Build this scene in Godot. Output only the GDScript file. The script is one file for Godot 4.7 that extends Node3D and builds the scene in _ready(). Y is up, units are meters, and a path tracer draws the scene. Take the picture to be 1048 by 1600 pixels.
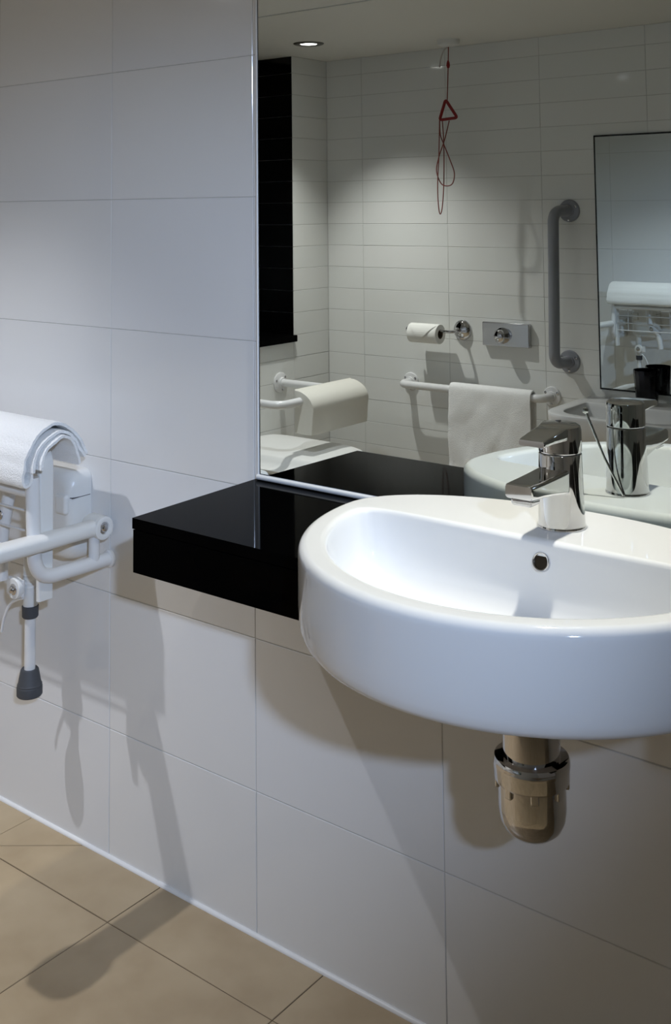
extends Node3D

# ---------------------------------------------------------------- room measures (metres)
const CEIL := 2.157      # ceiling height
const DEPTH := 2.402     # mirror wall to back wall
const LEFT := -1.714     # left wall
const RIGHT := 3.0       # right wall
const MIRROR_Z := 0.006

var rng := RandomNumberGenerator.new()
var M := {}              # materials
var used := {}           # names taken at top level
var tile_cache := {}

# ================================================================= geometry collector
class Geo:
	var a := PackedVector3Array()          # triangles, three points each

	func tri(p: Vector3, q: Vector3, r: Vector3) -> void:
		a.append(p); a.append(q); a.append(r)

	func quad(p: Vector3, q: Vector3, r: Vector3, s: Vector3) -> void:
		tri(p, q, r); tri(p, r, s)

	# rings of equal length, each closed
	func loft(rings: Array, cap0 := true, cap1 := true) -> Geo:
		for i in rings.size() - 1:
			var r0: PackedVector3Array = rings[i]
			var r1: PackedVector3Array = rings[i + 1]
			var n := r0.size()
			for j in n:
				var k := (j + 1) % n
				quad(r0[j], r0[k], r1[k], r1[j])
		if cap0: fan(rings[0], true)
		if cap1: fan(rings[rings.size() - 1], false)
		return self

	func fan(ring: PackedVector3Array, flip: bool) -> void:
		var c := Vector3.ZERO
		for p in ring: c += p
		c /= ring.size()
		for j in ring.size():
			var k := (j + 1) % ring.size()
			if flip: tri(c, ring[k], ring[j])
			else: tri(c, ring[j], ring[k])

	func sheet(rows: Array) -> Geo:
		for i in rows.size() - 1:
			for j in rows[i].size() - 1:
				quad(rows[i][j], rows[i][j + 1], rows[i + 1][j + 1], rows[i + 1][j])
		return self

	# profile of (radius, height), turned round y at c
	func lathe(profile: Array, c := Vector3.ZERO, n := 32) -> Geo:
		var rings := []
		for p in profile:
			var ring := PackedVector3Array()
			for j in n:
				var t := TAU * j / n
				ring.append(c + Vector3(cos(t) * maxf(p[0], 0.0002), p[1], sin(t) * maxf(p[0], 0.0002)))
			rings.append(ring)
		return loft(rings)

	# box with rounded edges
	func box(c: Vector3, size: Vector3, r := 0.002, seg := 2) -> Geo:
		r = minf(r, minf(size.x, minf(size.y, size.z)) * 0.49)
		var h := size * 0.5 - Vector3(r, r, r)
		var t := []
		for i in seg + 1: t.append([-1.0, -1.0 + float(i) / seg])
		for i in seg + 1: t.append([1.0, float(i) / seg])
		for ax in 3:
			for sg in [-1.0, 1.0]:
				var pts := []
				for iu in t.size():
					var row := []
					for iv in t.size():
						var d := Vector3.ZERO
						d[ax] = sg
						d[(ax + 1) % 3] = tan(t[iu][1] * PI / 4.0)
						d[(ax + 2) % 3] = tan(t[iv][1] * PI / 4.0)
						d = d.normalized() * r
						var o := Vector3.ZERO
						o[ax] = sg * h[ax]
						o[(ax + 1) % 3] = t[iu][0] * h[(ax + 1) % 3]
						o[(ax + 2) % 3] = t[iv][0] * h[(ax + 2) % 3]
						row.append(c + o + d)
					pts.append(row)
				for i in pts.size() - 1:
					for j in pts[i].size() - 1:
						if sg > 0: quad(pts[i][j], pts[i + 1][j], pts[i + 1][j + 1], pts[i][j + 1])
						else: quad(pts[i][j], pts[i][j + 1], pts[i + 1][j + 1], pts[i + 1][j])
		return self

	# tube along a path; rad is a number or one per point
	func tube(path: Array, rad, n := 14, flat := 1.0) -> Geo:
		var rings := []
		var side := Vector3.ZERO
		for i in path.size():
			var d: Vector3
			if i == 0: d = path[1] - path[0]
			elif i == path.size() - 1: d = path[i] - path[i - 1]
			else: d = (path[i + 1] - path[i]).normalized() + (path[i] - path[i - 1]).normalized()
			d = d.normalized()
			if side == Vector3.ZERO:
				side = d.cross(Vector3.UP if absf(d.y) < 0.9 else Vector3.RIGHT)
			side = (side - d * side.dot(d)).normalized()
			var up := d.cross(side)
			var r: float = rad[i] if rad is Array else rad
			var ring := PackedVector3Array()
			for j in n:
				var t := TAU * j / n
				ring.append(path[i] + side * cos(t) * r + up * sin(t) * r * flat)
			rings.append(ring)
		return loft(rings)

	# outline in (x, z) pulled from y0 to y1
	func slab(poly: PackedVector2Array, y0: float, y1: float, bevel := 0.0) -> Geo:
		var idx := Geometry2D.triangulate_polygon(poly)
		var area := 0.0
		for i in poly.size():
			var p := poly[i]; var q := poly[(i + 1) % poly.size()]
			area += p.x * q.y - q.x * p.y
		var inner := poly
		if bevel > 0.0:
			var o := Geometry2D.offset_polygon(poly, -bevel)
			if o.size() == 1 and o[0].size() == poly.size(): inner = o[0]
			else: bevel = 0.0
		for i in range(0, idx.size(), 3):
			var p := poly[idx[i]]; var q := poly[idx[i + 1]]; var r := poly[idx[i + 2]]
			if (q - p).cross(r - p) * area < 0:
				var s := q; q = r; r = s
			tri(Vector3(p.x, y0, p.y), Vector3(r.x, y0, r.y), Vector3(q.x, y0, q.y))
			tri(Vector3(p.x, y1, p.y), Vector3(q.x, y1, q.y), Vector3(r.x, y1, r.y))
		for i in poly.size():
			var p := poly[i]; var q := poly[(i + 1) % poly.size()]
			quad(Vector3(p.x, y0, p.y), Vector3(q.x, y0, q.y), Vector3(q.x, y1, q.y), Vector3(p.x, y1, p.y))
		return self

	func moved(t: Transform3D) -> Geo:
		for i in a.size(): a[i] = t * a[i]
		return self

	# outward faces, normals smoothed where faces meet at less than `deg`
	func mesh(deg := 40.0) -> ArrayMesh:
		var c := Vector3.ZERO
		for p in a: c += p
		c /= maxf(1.0, a.size())
		var vol := 0.0
		for i in range(0, a.size(), 3): vol += (a[i] - c).dot((a[i + 1] - c).cross(a[i + 2] - c))
		if vol > 0.0:                        # clockwise from outside
			for i in range(0, a.size(), 3):
				var s := a[i + 1]; a[i + 1] = a[i + 2]; a[i + 2] = s
		var fn := PackedVector3Array()
		var at := {}
		var keep := PackedVector3Array()
		for i in range(0, a.size(), 3):
			var n := (a[i + 2] - a[i]).cross(a[i + 1] - a[i])
			if n.length() < 1e-12: continue
			var f := fn.size()
			fn.append(n)
			for k in 3:
				keep.append(a[i + k])
				var key := Vector3i((a[i + k] * 20000.0).round())
				if not at.has(key): at[key] = PackedInt32Array()
				at[key].append(f)
		var nor := PackedVector3Array()
		nor.resize(keep.size())
		var lim := cos(deg_to_rad(deg))
		for f in fn.size():
			var n0 := fn[f].normalized()
			for k in 3:
				var s := Vector3.ZERO
				for g in at[Vector3i((keep[f * 3 + k] * 20000.0).round())]:
					if fn[g].normalized().dot(n0) > lim: s += fn[g]
				nor[f * 3 + k] = s.normalized() if s.length() > 1e-14 else n0
		var arr := []
		arr.resize(Mesh.ARRAY_MAX)
		arr[Mesh.ARRAY_VERTEX] = keep
		arr[Mesh.ARRAY_NORMAL] = nor
		var m := ArrayMesh.new()
		m.add_surface_from_arrays(Mesh.PRIMITIVE_TRIANGLES, arr)
		return m

# ================================================================= helpers
func numbered(called: String) -> String:
	var n: int = used.get(called, 0)
	used[called] = n + 1
	return called if n == 0 else "%s_%03d" % [called, n]

func thing(called: String, label: String, category: String, at := Vector3.ZERO, turn := 0.0, group := "") -> Node3D:
	var o := Node3D.new()
	o.name = numbered(called)
	add_child(o)
	o.position = at
	o.rotation.y = turn
	o.set_meta("label", label)
	o.set_meta("category", category)
	if group: o.set_meta("group", group)
	return o

func struct(called: String, label := "") -> Node3D:
	var o := Node3D.new()
	o.name = called
	add_child(o)
	o.set_meta("kind", "structure")
	if label: o.set_meta("label", label)
	return o

func obj(called: String, mesh: Mesh, m: Material, parent: Node, label := "") -> MeshInstance3D:
	var o := MeshInstance3D.new()
	o.name = called
	o.mesh = mesh
	o.material_override = m
	o.cast_shadow = GeometryInstance3D.SHADOW_CASTING_SETTING_ON
	parent.add_child(o, true)
	if label: o.set_meta("label", label)
	return o

func solo(called: String, mesh: Mesh, m: Material, label: String, category: String) -> MeshInstance3D:
	var o := obj(numbered(called), mesh, m, self, label)
	o.set_meta("category", category)
	return o

func V(x: float, y: float, z: float) -> Vector3: return Vector3(x, y, z)

func mat(c: Color, rough := 0.5, metal := 0.0) -> StandardMaterial3D:
	var m := StandardMaterial3D.new()
	m.albedo_color = c
	m.roughness = rough
	m.metallic = metal
	return m

func noise(freq: float, octaves: int, seed_: int, c0: Color, c1: Color, size := 256, as_normal := false, strength := 4.0) -> NoiseTexture2D:
	var f := FastNoiseLite.new()
	f.noise_type = FastNoiseLite.TYPE_SIMPLEX_SMOOTH
	f.seed = seed_
	f.frequency = freq
	f.fractal_octaves = octaves
	var t := NoiseTexture2D.new()
	t.width = size
	t.height = size
	t.seamless = true
	t.noise = f
	if as_normal:
		t.as_normal_map = true
		t.bump_strength = strength
	else:
		var g := Gradient.new()
		g.set_color(0, c0)
		g.set_color(1, c1)
		t.color_ramp = g
	return t

# corners of a path rounded off
func fillet(pts: Array, r: float, n := 7) -> Array:
	var out := [pts[0]]
	for i in range(1, pts.size() - 1):
		var p: Vector3 = pts[i]
		var d0: Vector3 = pts[i - 1] - p
		var d1: Vector3 = pts[i + 1] - p
		var k := minf(r, minf(d0.length(), d1.length()) * 0.49)
		var a: Vector3 = p + d0.normalized() * k
		var b: Vector3 = p + d1.normalized() * k
		for j in n + 1:
			var t := float(j) / n
			out.append(a.lerp(p, t).lerp(p.lerp(b, t), t))
	out.append(pts[pts.size() - 1])
	return out

func curve(pts: Array, n := 8) -> Array:
	var out := []
	for i in pts.size() - 1:
		var p0: Vector3 = pts[maxi(i - 1, 0)]
		var p3: Vector3 = pts[mini(i + 2, pts.size() - 1)]
		for j in n: out.append((pts[i] as Vector3).cubic_interpolate(pts[i + 1], p0, p3, float(j) / n))
	out.append(pts[pts.size() - 1])
	return out

# ----------------------------------------------------------------- tiles
func tile_mesh(w: float, h: float) -> ArrayMesh:
	var key := Vector2i(roundi(w * 5000), roundi(h * 5000))
	if not tile_cache.has(key):
		var g := Geo.new()
		var c := 0.0008
		var t := 0.008
		var rings := []
		for e in [[0.0, -t], [0.0, -c], [c, 0.0]]:
			var x: float = w * 0.5 - e[0]
			var y: float = h * 0.5 - e[0]
			rings.append(PackedVector3Array([V(-x, -y, e[1]), V(x, -y, e[1]), V(x, y, e[1]), V(-x, y, e[1])]))
		g.loft(rings, false, true)
		tile_cache[key] = g.mesh(20)
	return tile_cache[key]

# tiles between joint lines on the plane through `o` spanned by u and v (u x v looks into the room)
func lay(parent: Node3D, called: String, o: Vector3, u: Vector3, v: Vector3, us: Array, vs: Array, m: Array, skip: Callable, gap := 0.0022, tilt := 0.12) -> void:
	var n := u.cross(v)
	for i in us.size() - 1:
		for j in vs.size() - 1:
			var uc: float = (us[i] + us[i + 1]) * 0.5
			var vc: float = (vs[j] + vs[j + 1]) * 0.5
			var tu := deg_to_rad(rng.randf_range(-tilt, tilt))
			var tv := deg_to_rad(rng.randf_range(-tilt, tilt))
			var k := rng.randi() % m.size()
			if skip.call(uc, vc): continue
			var w: float = us[i + 1] - us[i] - gap
			var h: float = vs[j + 1] - vs[j] - gap
			if w < 0.006 or h < 0.006: continue
			var t := obj(called, tile_mesh(w, h), m[k], parent)
			t.transform = Transform3D(Basis(u, v, n) * Basis(Vector3.RIGHT, tu) * Basis(Vector3.UP, tv), o + u * uc + v * vc)

func steps(from: float, joint: float, pitch: float, to: float) -> Array:
	var out := [from]
	var x := joint
	while x - pitch > from + 0.004: x -= pitch
	while x < to - 0.004:
		if x > from + 0.004: out.append(x)
		x += pitch
	out.append(to)
	return out

func none(_u: float, _v: float) -> bool: return false

# ----------------------------------------------------------------- lights
func downlight(at: Vector2, label: String, color: Color, energy: float, cone: float, blend: float, aim := Vector3.DOWN, size := 0.03) -> void:
	var t := thing("ceiling_downlight", label, "downlight", V(at.x, CEIL, at.y), 0, "recessed ceiling downlights")
	obj("rim", Geo.new().lathe([[0.037, 0.0], [0.037, -0.003], [0.042, -0.006], [0.060, -0.005], [0.066, -0.001], [0.066, 0.0]], V(0, 0, 0), 40).mesh(), M.rim, t)
	var lens := StandardMaterial3D.new()
	lens.albedo_color = Color(0.9, 0.9, 0.88)
	lens.emission_enabled = true
	lens.emission = color
	lens.emission_energy_multiplier = 14.0
	obj("lens", Geo.new().lathe([[0.0, -0.0008], [0.034, -0.0008], [0.0365, -0.0016], [0.034, -0.0024], [0.0, -0.003]], Vector3.ZERO, 32).mesh(), lens, t)
	var s := SpotLight3D.new()
	s.name = "lamp"
	t.add_child(s)
	s.position = V(0, -0.012, 0)
	s.basis = Basis.looking_at(aim.normalized(), Vector3.RIGHT if absf(aim.normalized().y) > 0.99 else Vector3.UP)
	s.light_color = color
	s.light_energy = energy
	s.light_size = size
	s.spot_angle = cone
	s.spot_angle_attenuation = blend
	s.spot_range = 9.0
	s.spot_attenuation = 2.0
	s.shadow_enabled = true

# ================================================================= scene
func _ready() -> void:
	rng.seed = 7
	# ---------------- camera
	var cam := Camera3D.new()
	cam.name = "camera"
	add_child(cam)
	var near := 0.05
	var f := 1715.83
	cam.projection = Camera3D.PROJECTION_FRUSTUM
	cam.near = near
	cam.far = 40.0
	cam.size = 1600.0 / f * near
	cam.frustum_offset = Vector2((524.0 - 530.7) / f, -(800.0 - 200.9) / f) * near
	cam.transform = Transform3D(Basis(Vector3.UP, deg_to_rad(38.0026)) * Basis(Vector3.RIGHT, deg_to_rad(4.1225)) * Basis(Vector3.BACK, deg_to_rad(-0.6107)), V(1.5674, 1.4544, 1.7081))
	cam.current = true
	# ---------------- environment (a closed room at night: no sky light)
	var we := WorldEnvironment.new()
	we.name = "environment"
	var e := Environment.new()
	e.background_mode = Environment.BG_COLOR
	e.background_color = Color(0.004, 0.004, 0.006)
	e.tonemap_mode = Environment.TONE_MAPPER_LINEAR
	e.tonemap_exposure = 1.0
	e.sdfgi_enabled = true
	e.ssao_enabled = true
	e.ssil_enabled = true
	we.environment = e
	add_child(we)
	materials()
	# ---------------- lamps
	downlight(Vector2(-1.406, 1.899), "lit round downlight in the ceiling above the toilet corner", Color(1.0, 0.985, 0.975), 2.0, 49.0, 1.0, V(0.16, -1.0, 0.0), 0.014)
	downlight(Vector2(-0.885, 0.85), "lit round downlight in the ceiling above the folded shower seat", Color(0.96, 0.97, 1.0), 1.95, 53.0, 1.0, Vector3.DOWN, 0.014)
	downlight(Vector2(0.757, 0.13), "lit round downlight in the ceiling close above the basin", Color(1.0, 0.99, 0.94), 1.55, 50.0, 1.0, Vector3.DOWN, 0.02)
	downlight(Vector2(2.6, 2.30), "tilted cool-white spot downlight in the ceiling near the entrance", Color(0.77, 0.86, 1.0), 12.8, 18.2, 1.0, V(-0.42, 0.82, 0) - V(2.6, CEIL, 2.3), 0.06)
	room()
	mirror_wall()
	vanity()
	basin_and_tap()
	shower_seat()
	back_wall_fittings()
	toilet_corner()
	hand_basin()
	ceiling_fittings()

func materials() -> void:
	M.tile = []
	for k in 3:
		var t := mat([Color(0.90, 0.90, 0.90), Color(0.895, 0.897, 0.90), Color(0.905, 0.903, 0.898)][k], 0.12)
		M.tile.append(t)
	M.rowtile = []
	for k in 3: M.rowtile.append(mat([Color(0.89, 0.893, 0.88), Color(0.885, 0.89, 0.878), Color(0.895, 0.897, 0.886)][k], 0.075))
	M.black_tile = [mat(Color(0.02, 0.02, 0.02), 0.12)]
	M.grout = mat(Color(0.76, 0.76, 0.75), 0.85)
	M.floor_grout = mat(Color(0.40, 0.34, 0.27), 0.9)
	M.floor_tile = []
	for k in 3:
		var t := mat(Color.WHITE, 0.34)
		t.albedo_texture = noise(0.012, 4, 20 + k, [Color(0.665, 0.585, 0.465), Color(0.655, 0.578, 0.46), Color(0.675, 0.592, 0.47)][k], [Color(0.73, 0.655, 0.535), Color(0.72, 0.648, 0.53), Color(0.74, 0.662, 0.54)][k])
		t.uv1_triplanar = true
		t.uv1_world_triplanar = true
		t.uv1_scale = V(1.7, 1.7, 1.7)
		M.floor_tile.append(t)
	M.sealant = mat(Color(0.92, 0.92, 0.92), 0.35)
	M.ceiling = mat(Color(0.90, 0.895, 0.87), 0.75)
	M.joist = mat(Color(0.16, 0.15, 0.14), 0.9)
	M.silver = mat(Color(0.86, 0.885, 0.878), 0.0, 1.0)
	M.edge = mat(Color(0.10, 0.12, 0.13), 0.25)
	M.black = mat(Color(0.012, 0.012, 0.013), 0.05)
	M.black.metallic_specular = 0.09
	M.black_satin = mat(Color(0.012, 0.012, 0.012), 0.35)
	M.ceramic = mat(Color(0.875, 0.875, 0.875), 0.06)
	M.chrome = mat(Color(0.80, 0.80, 0.81), 0.05, 1.0)
	M.bright_chrome = mat(Color(0.86, 0.86, 0.86), 0.04, 1.0)
	M.dark = mat(Color(0.03, 0.03, 0.03), 0.5)
	M.brass_dark = mat(Color(0.22, 0.19, 0.15), 0.35, 0.6)
	M.white_metal = mat(Color(0.88, 0.88, 0.88), 0.28)
	M.white_plastic = mat(Color(0.89, 0.89, 0.88), 0.32)
	M.grey_rubber = mat(Color(0.27, 0.28, 0.30), 0.6)
	M.pad = mat(Color(0.88, 0.87, 0.83), 0.42)
	M.grey_rail = mat(Color(0.56, 0.57, 0.60), 0.3)
	M.rim = mat(Color(0.42, 0.41, 0.38), 0.35, 0.5)
	M.red = mat(Color(0.52, 0.04, 0.03), 0.45)
	M.cord_red = mat(Color(0.50, 0.25, 0.22), 0.7)
	M.cord_white = mat(Color(0.75, 0.72, 0.70), 0.7)
	M.paper = mat(Color(0.93, 0.93, 0.91), 0.9)
	M.smoke = mat(Color(0.20, 0.20, 0.21), 0.10, 1.0)
	M.night = mat(Color(0.01, 0.01, 0.012), 0.08)
	var tw := mat(Color(0.95, 0.95, 0.945), 0.95)
	tw.normal_enabled = true
	tw.normal_texture = noise(0.09, 3, 5, Color.BLACK, Color.WHITE, 256, true, 5.0)
	tw.normal_scale = 0.6
	tw.uv1_triplanar = true
	tw.uv1_scale = V(9, 9, 9)
	tw.rim_enabled = true
	tw.rim = 0.4
	M.towel = tw

# ----------------------------------------------------------------- the room
func room() -> void:
	# floor: 45 cm tiles, one of them cut along a fall line
	var fl := struct("floor", "beige floor tiles with thin dark joints")
	obj("screed", Geo.new().box(V((LEFT + RIGHT) * 0.5, -0.0515, DEPTH * 0.5), V(RIGHT - LEFT + 0.4, 0.10, DEPTH + 0.4), 0.001, 1).mesh(), M.floor_grout, fl)
	var xs := steps(LEFT, -0.274, 0.45, RIGHT)
	var zs := steps(-DEPTH, -0.152, 0.45, 0.0)
	var cut := func(u: float, v: float) -> bool: return u > -0.724 and u < -0.274 and v > -0.152
	lay(fl, "tile", Vector3.ZERO, Vector3.RIGHT, Vector3.FORWARD, xs, [0.0, 0.152, 0.602, 1.052, 1.502, 1.952, DEPTH], M.floor_tile, func(u: float, v: float) -> bool: return u > -0.724 and u < -0.274 and v < 0.152, 0.0022, 0.03)
	for o in fl.get_children():
		if o.name.begins_with("tile"): o.position.z = -o.position.z
	for poly in [PackedVector2Array([Vector2(-0.7226, 0.0014), Vector2(-0.528, 0.0014), Vector2(-0.7226, 0.1500)]), PackedVector2Array([Vector2(-0.5235, 0.0014), Vector2(-0.2754, 0.0014), Vector2(-0.2754, 0.1506), Vector2(-0.7190, 0.1506)])]:
		obj("tile", Geo.new().slab(poly, -0.008, 0.0).mesh(20), M.floor_tile[0], fl)
	# ceiling: two boards with an open joint
	var ce := struct("ceiling", "plain off-white ceiling boards with one dark joint")
	obj("board", Geo.new().box(V((LEFT + RIGHT) * 0.5, CEIL + 0.010, 0.6365 - 0.1), V(RIGHT - LEFT + 0.4, 0.020, 1.273 + 0.2), 0.0015, 1).mesh(), M.ceiling, ce)
	obj("board", Geo.new().box(V((LEFT + RIGHT) * 0.5, CEIL + 0.010, (1.289 + DEPTH) * 0.5 + 0.1), V(RIGHT - LEFT + 0.4, 0.020, DEPTH - 1.289 + 0.2), 0.0015, 1).mesh(), M.ceiling, ce)
	obj("slab", Geo.new().box(V((LEFT + RIGHT) * 0.5 - 0.2, CEIL + 0.071, DEPTH * 0.5), V(RIGHT - LEFT + 0.9, 0.10, DEPTH + 0.4), 0.001, 1).mesh(), M.joist, ce)
	# mirror wall: 45 x 30 cm tiles
	var wf := struct("wall_front", "white glossy wall tiles behind the basin and the shower seat")
	obj("tile_bed", Geo.new().box(V((LEFT + RIGHT) * 0.5, CEIL * 0.5, -0.0512), V(RIGHT - LEFT + 0.4, CEIL + 0.1, 0.10), 0.001, 1).mesh(), M.grout, wf)
	lay(wf, "tile", Vector3.ZERO, Vector3.RIGHT, Vector3.UP, steps(LEFT, 0.0, 0.45, RIGHT), steps(0.0, 0.279, 0.30, CEIL), M.tile, none, 0.0017, 0.06)
	# back wall: rows of 10 cm tiles
	var wb := struct("wall_back", "white wall in rows of long narrow tiles")
	obj("tile_bed", Geo.new().box(V((LEFT + RIGHT) * 0.5, CEIL * 0.5, DEPTH + 0.0512), V(RIGHT - LEFT + 0.4, CEIL + 0.1, 0.10), 0.001, 1).mesh(), M.grout, wb)
	lay(wb, "tile", V(0, 0, DEPTH), Vector3.LEFT, Vector3.UP, steps(-RIGHT, 0.578, 0.463, -LEFT), steps(0.0, 0.0786, 0.10, CEIL), M.rowtile, none, 0.0018, 0.16)
	# left wall with the deep black-tiled window recess
	var wl := struct("wall_left", "white wall in rows of narrow tiles beside the window")
	var w0 := 0.95
	var w1 := 2.147
	var sill := 0.8786
	var bx := LEFT - 0.152
	obj("tile_bed", Geo.new().box(V(LEFT - 0.2012, sill * 0.5 - 0.02, DEPTH * 0.5), V(0.40, sill - 0.04, DEPTH + 0.4), 0.001, 1).mesh(), M.grout, wl)
	obj("tile_bed", Geo.new().box(V(LEFT - 0.2012, CEIL * 0.5, (w1 + 0.008 + DEPTH + 0.2) * 0.5), V(0.40, CEIL + 0.05, DEPTH + 0.2 - w1 - 0.008), 0.001, 1).mesh(), M.grout, wl)
	obj("tile_bed", Geo.new().box(V(LEFT - 0.2012, CEIL * 0.5, (w0 - 0.008 - 0.2) * 0.5), V(0.40, CEIL + 0.05, w0 - 0.008 + 0.2), 0.001, 1).mesh(), M.grout, wl)
	var rows := steps(0.0, 0.0786, 0.10, CEIL)
	var in_window := func(u: float, v: float) -> bool: return v > sill and -u > w0 and -u < w1
	lay(wl, "tile", V(LEFT, 0, 0), Vector3.FORWARD, Vector3.UP, [-DEPTH, -w1, -1.702, -1.252, -w0, -0.50, 0.0], rows, M.rowtile, in_window, 0.0018, 0.14)
	# right wall, behind the camera
	var wr := struct("wall_right", "plain white wall at the entrance side")
	obj("tile_bed", Geo.new().box(V(RIGHT + 0.0512, CEIL * 0.5, DEPTH * 0.5), V(0.10, CEIL + 0.1, DEPTH + 0.4), 0.001, 1).mesh(), M.grout, wr)
	lay(wr, "tile", V(RIGHT, 0, 0), Vector3.BACK, Vector3.UP, steps(0.0, 0.30, 0.45, DEPTH), steps(0.0, 0.279, 0.30, CEIL), M.tile, none, 0.0017, 0.06)
	# window in its recess
	var wi := struct("window_1", "tall black-tiled window recess with a black sill")
	obj("pane", Geo.new().box(V(LEFT - 0.335, (sill + CEIL) * 0.5, (w0 + w1) * 0.5), V(0.012, CEIL - sill + 0.02, w1 - w0 + 0.02), 0.001, 1).mesh(), M.night, wi)
	for zz in [w0 + 0.02, w1 - 0.02, (w0 + w1) * 0.5]:
		obj("window_frame", Geo.new().box(V(LEFT - 0.32, (sill + CEIL) * 0.5, zz), V(0.03, CEIL - sill, 0.045), 0.003, 1).mesh(), M.black_satin, wi)
	lay(wi, "tile", V(0, 0, w1), Vector3.LEFT, Vector3.UP, [-LEFT + 0.001, -LEFT + 0.35], rows.slice(9), M.black_tile, none, 0.0016, 0.2)
	lay(wi, "tile", V(0, 0, w0), Vector3.RIGHT, Vector3.UP, [LEFT - 0.35, LEFT - 0.001], rows.slice(9), M.black_tile, none, 0.0016, 0.2)
	obj("sill", Geo.new().box(V(LEFT - 0.163, sill - 0.013, (w0 + w1) * 0.5), V(0.366, 0.030, w1 - w0 + 0.010), 0.004, 2).mesh(), M.black, wi, "black stone sill")
	# white sealant along the floor
	var tr := struct("trim_1", "white sealant bead between wall and floor tiles")
	obj("bead", Geo.new().tube([V(LEFT, 0.0, 0.0005), V(RIGHT, 0.0, 0.0005)], 0.0065, 12).mesh(60), M.sealant, tr)

# ----------------------------------------------------------------- mirror over the basin
func mirror_wall() -> void:
	var x0 := 0.0185
	var x1 := 1.95
	var y0 := 0.9115
	var y1 := 2.10
	var t := thing("wall_mirror", "large frameless wall mirror above the black vanity shelf", "mirror", V((x0 + x1) * 0.5, y0, 0.003))
	var g := Geo.new()
	g.box(V(0, (y1 - y0) * 0.5, -0.0003), V(x1 - x0, y1 - y0, 0.0044), 0.0004, 1)
	obj("backing", g.mesh(), M.edge, t, "dark polished edge")
	var hw := (x1 - x0) * 0.5
	var bw := 0.0035
	g = Geo.new()
	g.box(V(0, (y1 - y0) * 0.5, 0.0024), V(x1 - x0 - 2 * bw, y1 - y0 - bw, 0.0012), 0.0001, 1)
	obj("glass", g.mesh(), M.silver, t)
	var tr := struct("trim_2", "white sealant bead around the mirror edge")
	obj("bead", Geo.new().tube([V(x0 - 0.006, y0 - 0.006, 0.003), V(x1, y0 - 0.006, 0.003)], 0.0062, 10).mesh(60), M.sealant, tr)
	obj("bead", Geo.new().tube([V(x0 - 0.0045, y0 - 0.006, 0.001), V(x0 - 0.0045, y1, 0.001)], 0.0045, 10).mesh(60), M.sealant, tr)

# ----------------------------------------------------------------- basin outline
const BC := Vector2(0.762, 0.205)
const BI := Vector2(0.762, 0.335)

func outer_f(p: Vector2) -> float:
	var u := p.x - BC.x
	var w := p.y - BC.y
	if w >= 0.0: return sqrt(u * u + w * w) / 0.360 - 1.0
	return sqrt(u * u / (0.360 * 0.360) + w * w / (0.184 * 0.184)) - 1.0

func outer_d(t: float) -> float:
	var d := Vector2(cos(t), sin(t))
	var lo := 0.0
	var hi := 1.0
	for i in 40:
		var m := (lo + hi) * 0.5
		if outer_f(BI + d * m) < 0.0: lo = m
		else: hi = m
	return lo

func inner_d(t: float) -> float:
	var d := Vector2(cos(t), sin(t))
	var q := BI - BC
	var b := q.dot(d)
	var r := 0.319
	var dc := -b + sqrt(b * b - q.length_squared() + r * r)
	if d.y < -0.02:
		var dl := (BI.y - 0.211) / -d.y
		var k := 9.0
		return pow(pow(dc, -k) + pow(dl, -k), -1.0 / k)
	return dc

func basin_outline(grow: float, n := 96) -> PackedVector2Array:
	var out := PackedVector2Array()
	for i in n:
		var t := TAU * i / n
		out.append(BI + Vector2(cos(t), sin(t)) * (outer_d(t) + grow))
	return out

# ----------------------------------------------------------------- black shelf
func vanity() -> void:
	var t := thing("vanity_shelf", "glossy black wall-hung vanity shelf around the white basin", "shelf")
	var hole := basin_outline(0.0012)
	var top := PackedVector2Array([Vector2(0.003, 0.0003), Vector2(1.80, 0.0003), Vector2(1.80, 0.343), Vector2(0.015, 0.343)])
	var body := PackedVector2Array([Vector2(0.0045, 0.0003), Vector2(1.79, 0.0003), Vector2(1.79, 0.3422), Vector2(0.0168, 0.3422)])
	for p in Geometry2D.clip_polygons(top, hole):
		obj("worktop", Geo.new().slab(p, 0.8800, 0.8990).mesh(25), M.black, t)
	for p in Geometry2D.clip_polygons(body, hole):
		obj("fascia", Geo.new().slab(p, 0.8030, 0.8782).mesh(25), M.black, t)
	obj("joint_strip", Geo.new().box(V(0.20, 0.8791, 0.17), V(0.30, 0.0018, 0.30), 0.0004, 1).mesh(), M.black_satin, t)

# ----------------------------------------------------------------- basin, tap, trap
func ring(y: float, fo: float, off: float, inner := false, n := 120) -> PackedVector3Array:
	var out := PackedVector3Array()
	for i in n:
		var t := TAU * i / n
		var d := (inner_d(t) if inner else outer_d(t)) * fo + off
		out.append(V(BI.x + cos(t) * d, y, BI.y + sin(t) * d))
	return out

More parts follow.
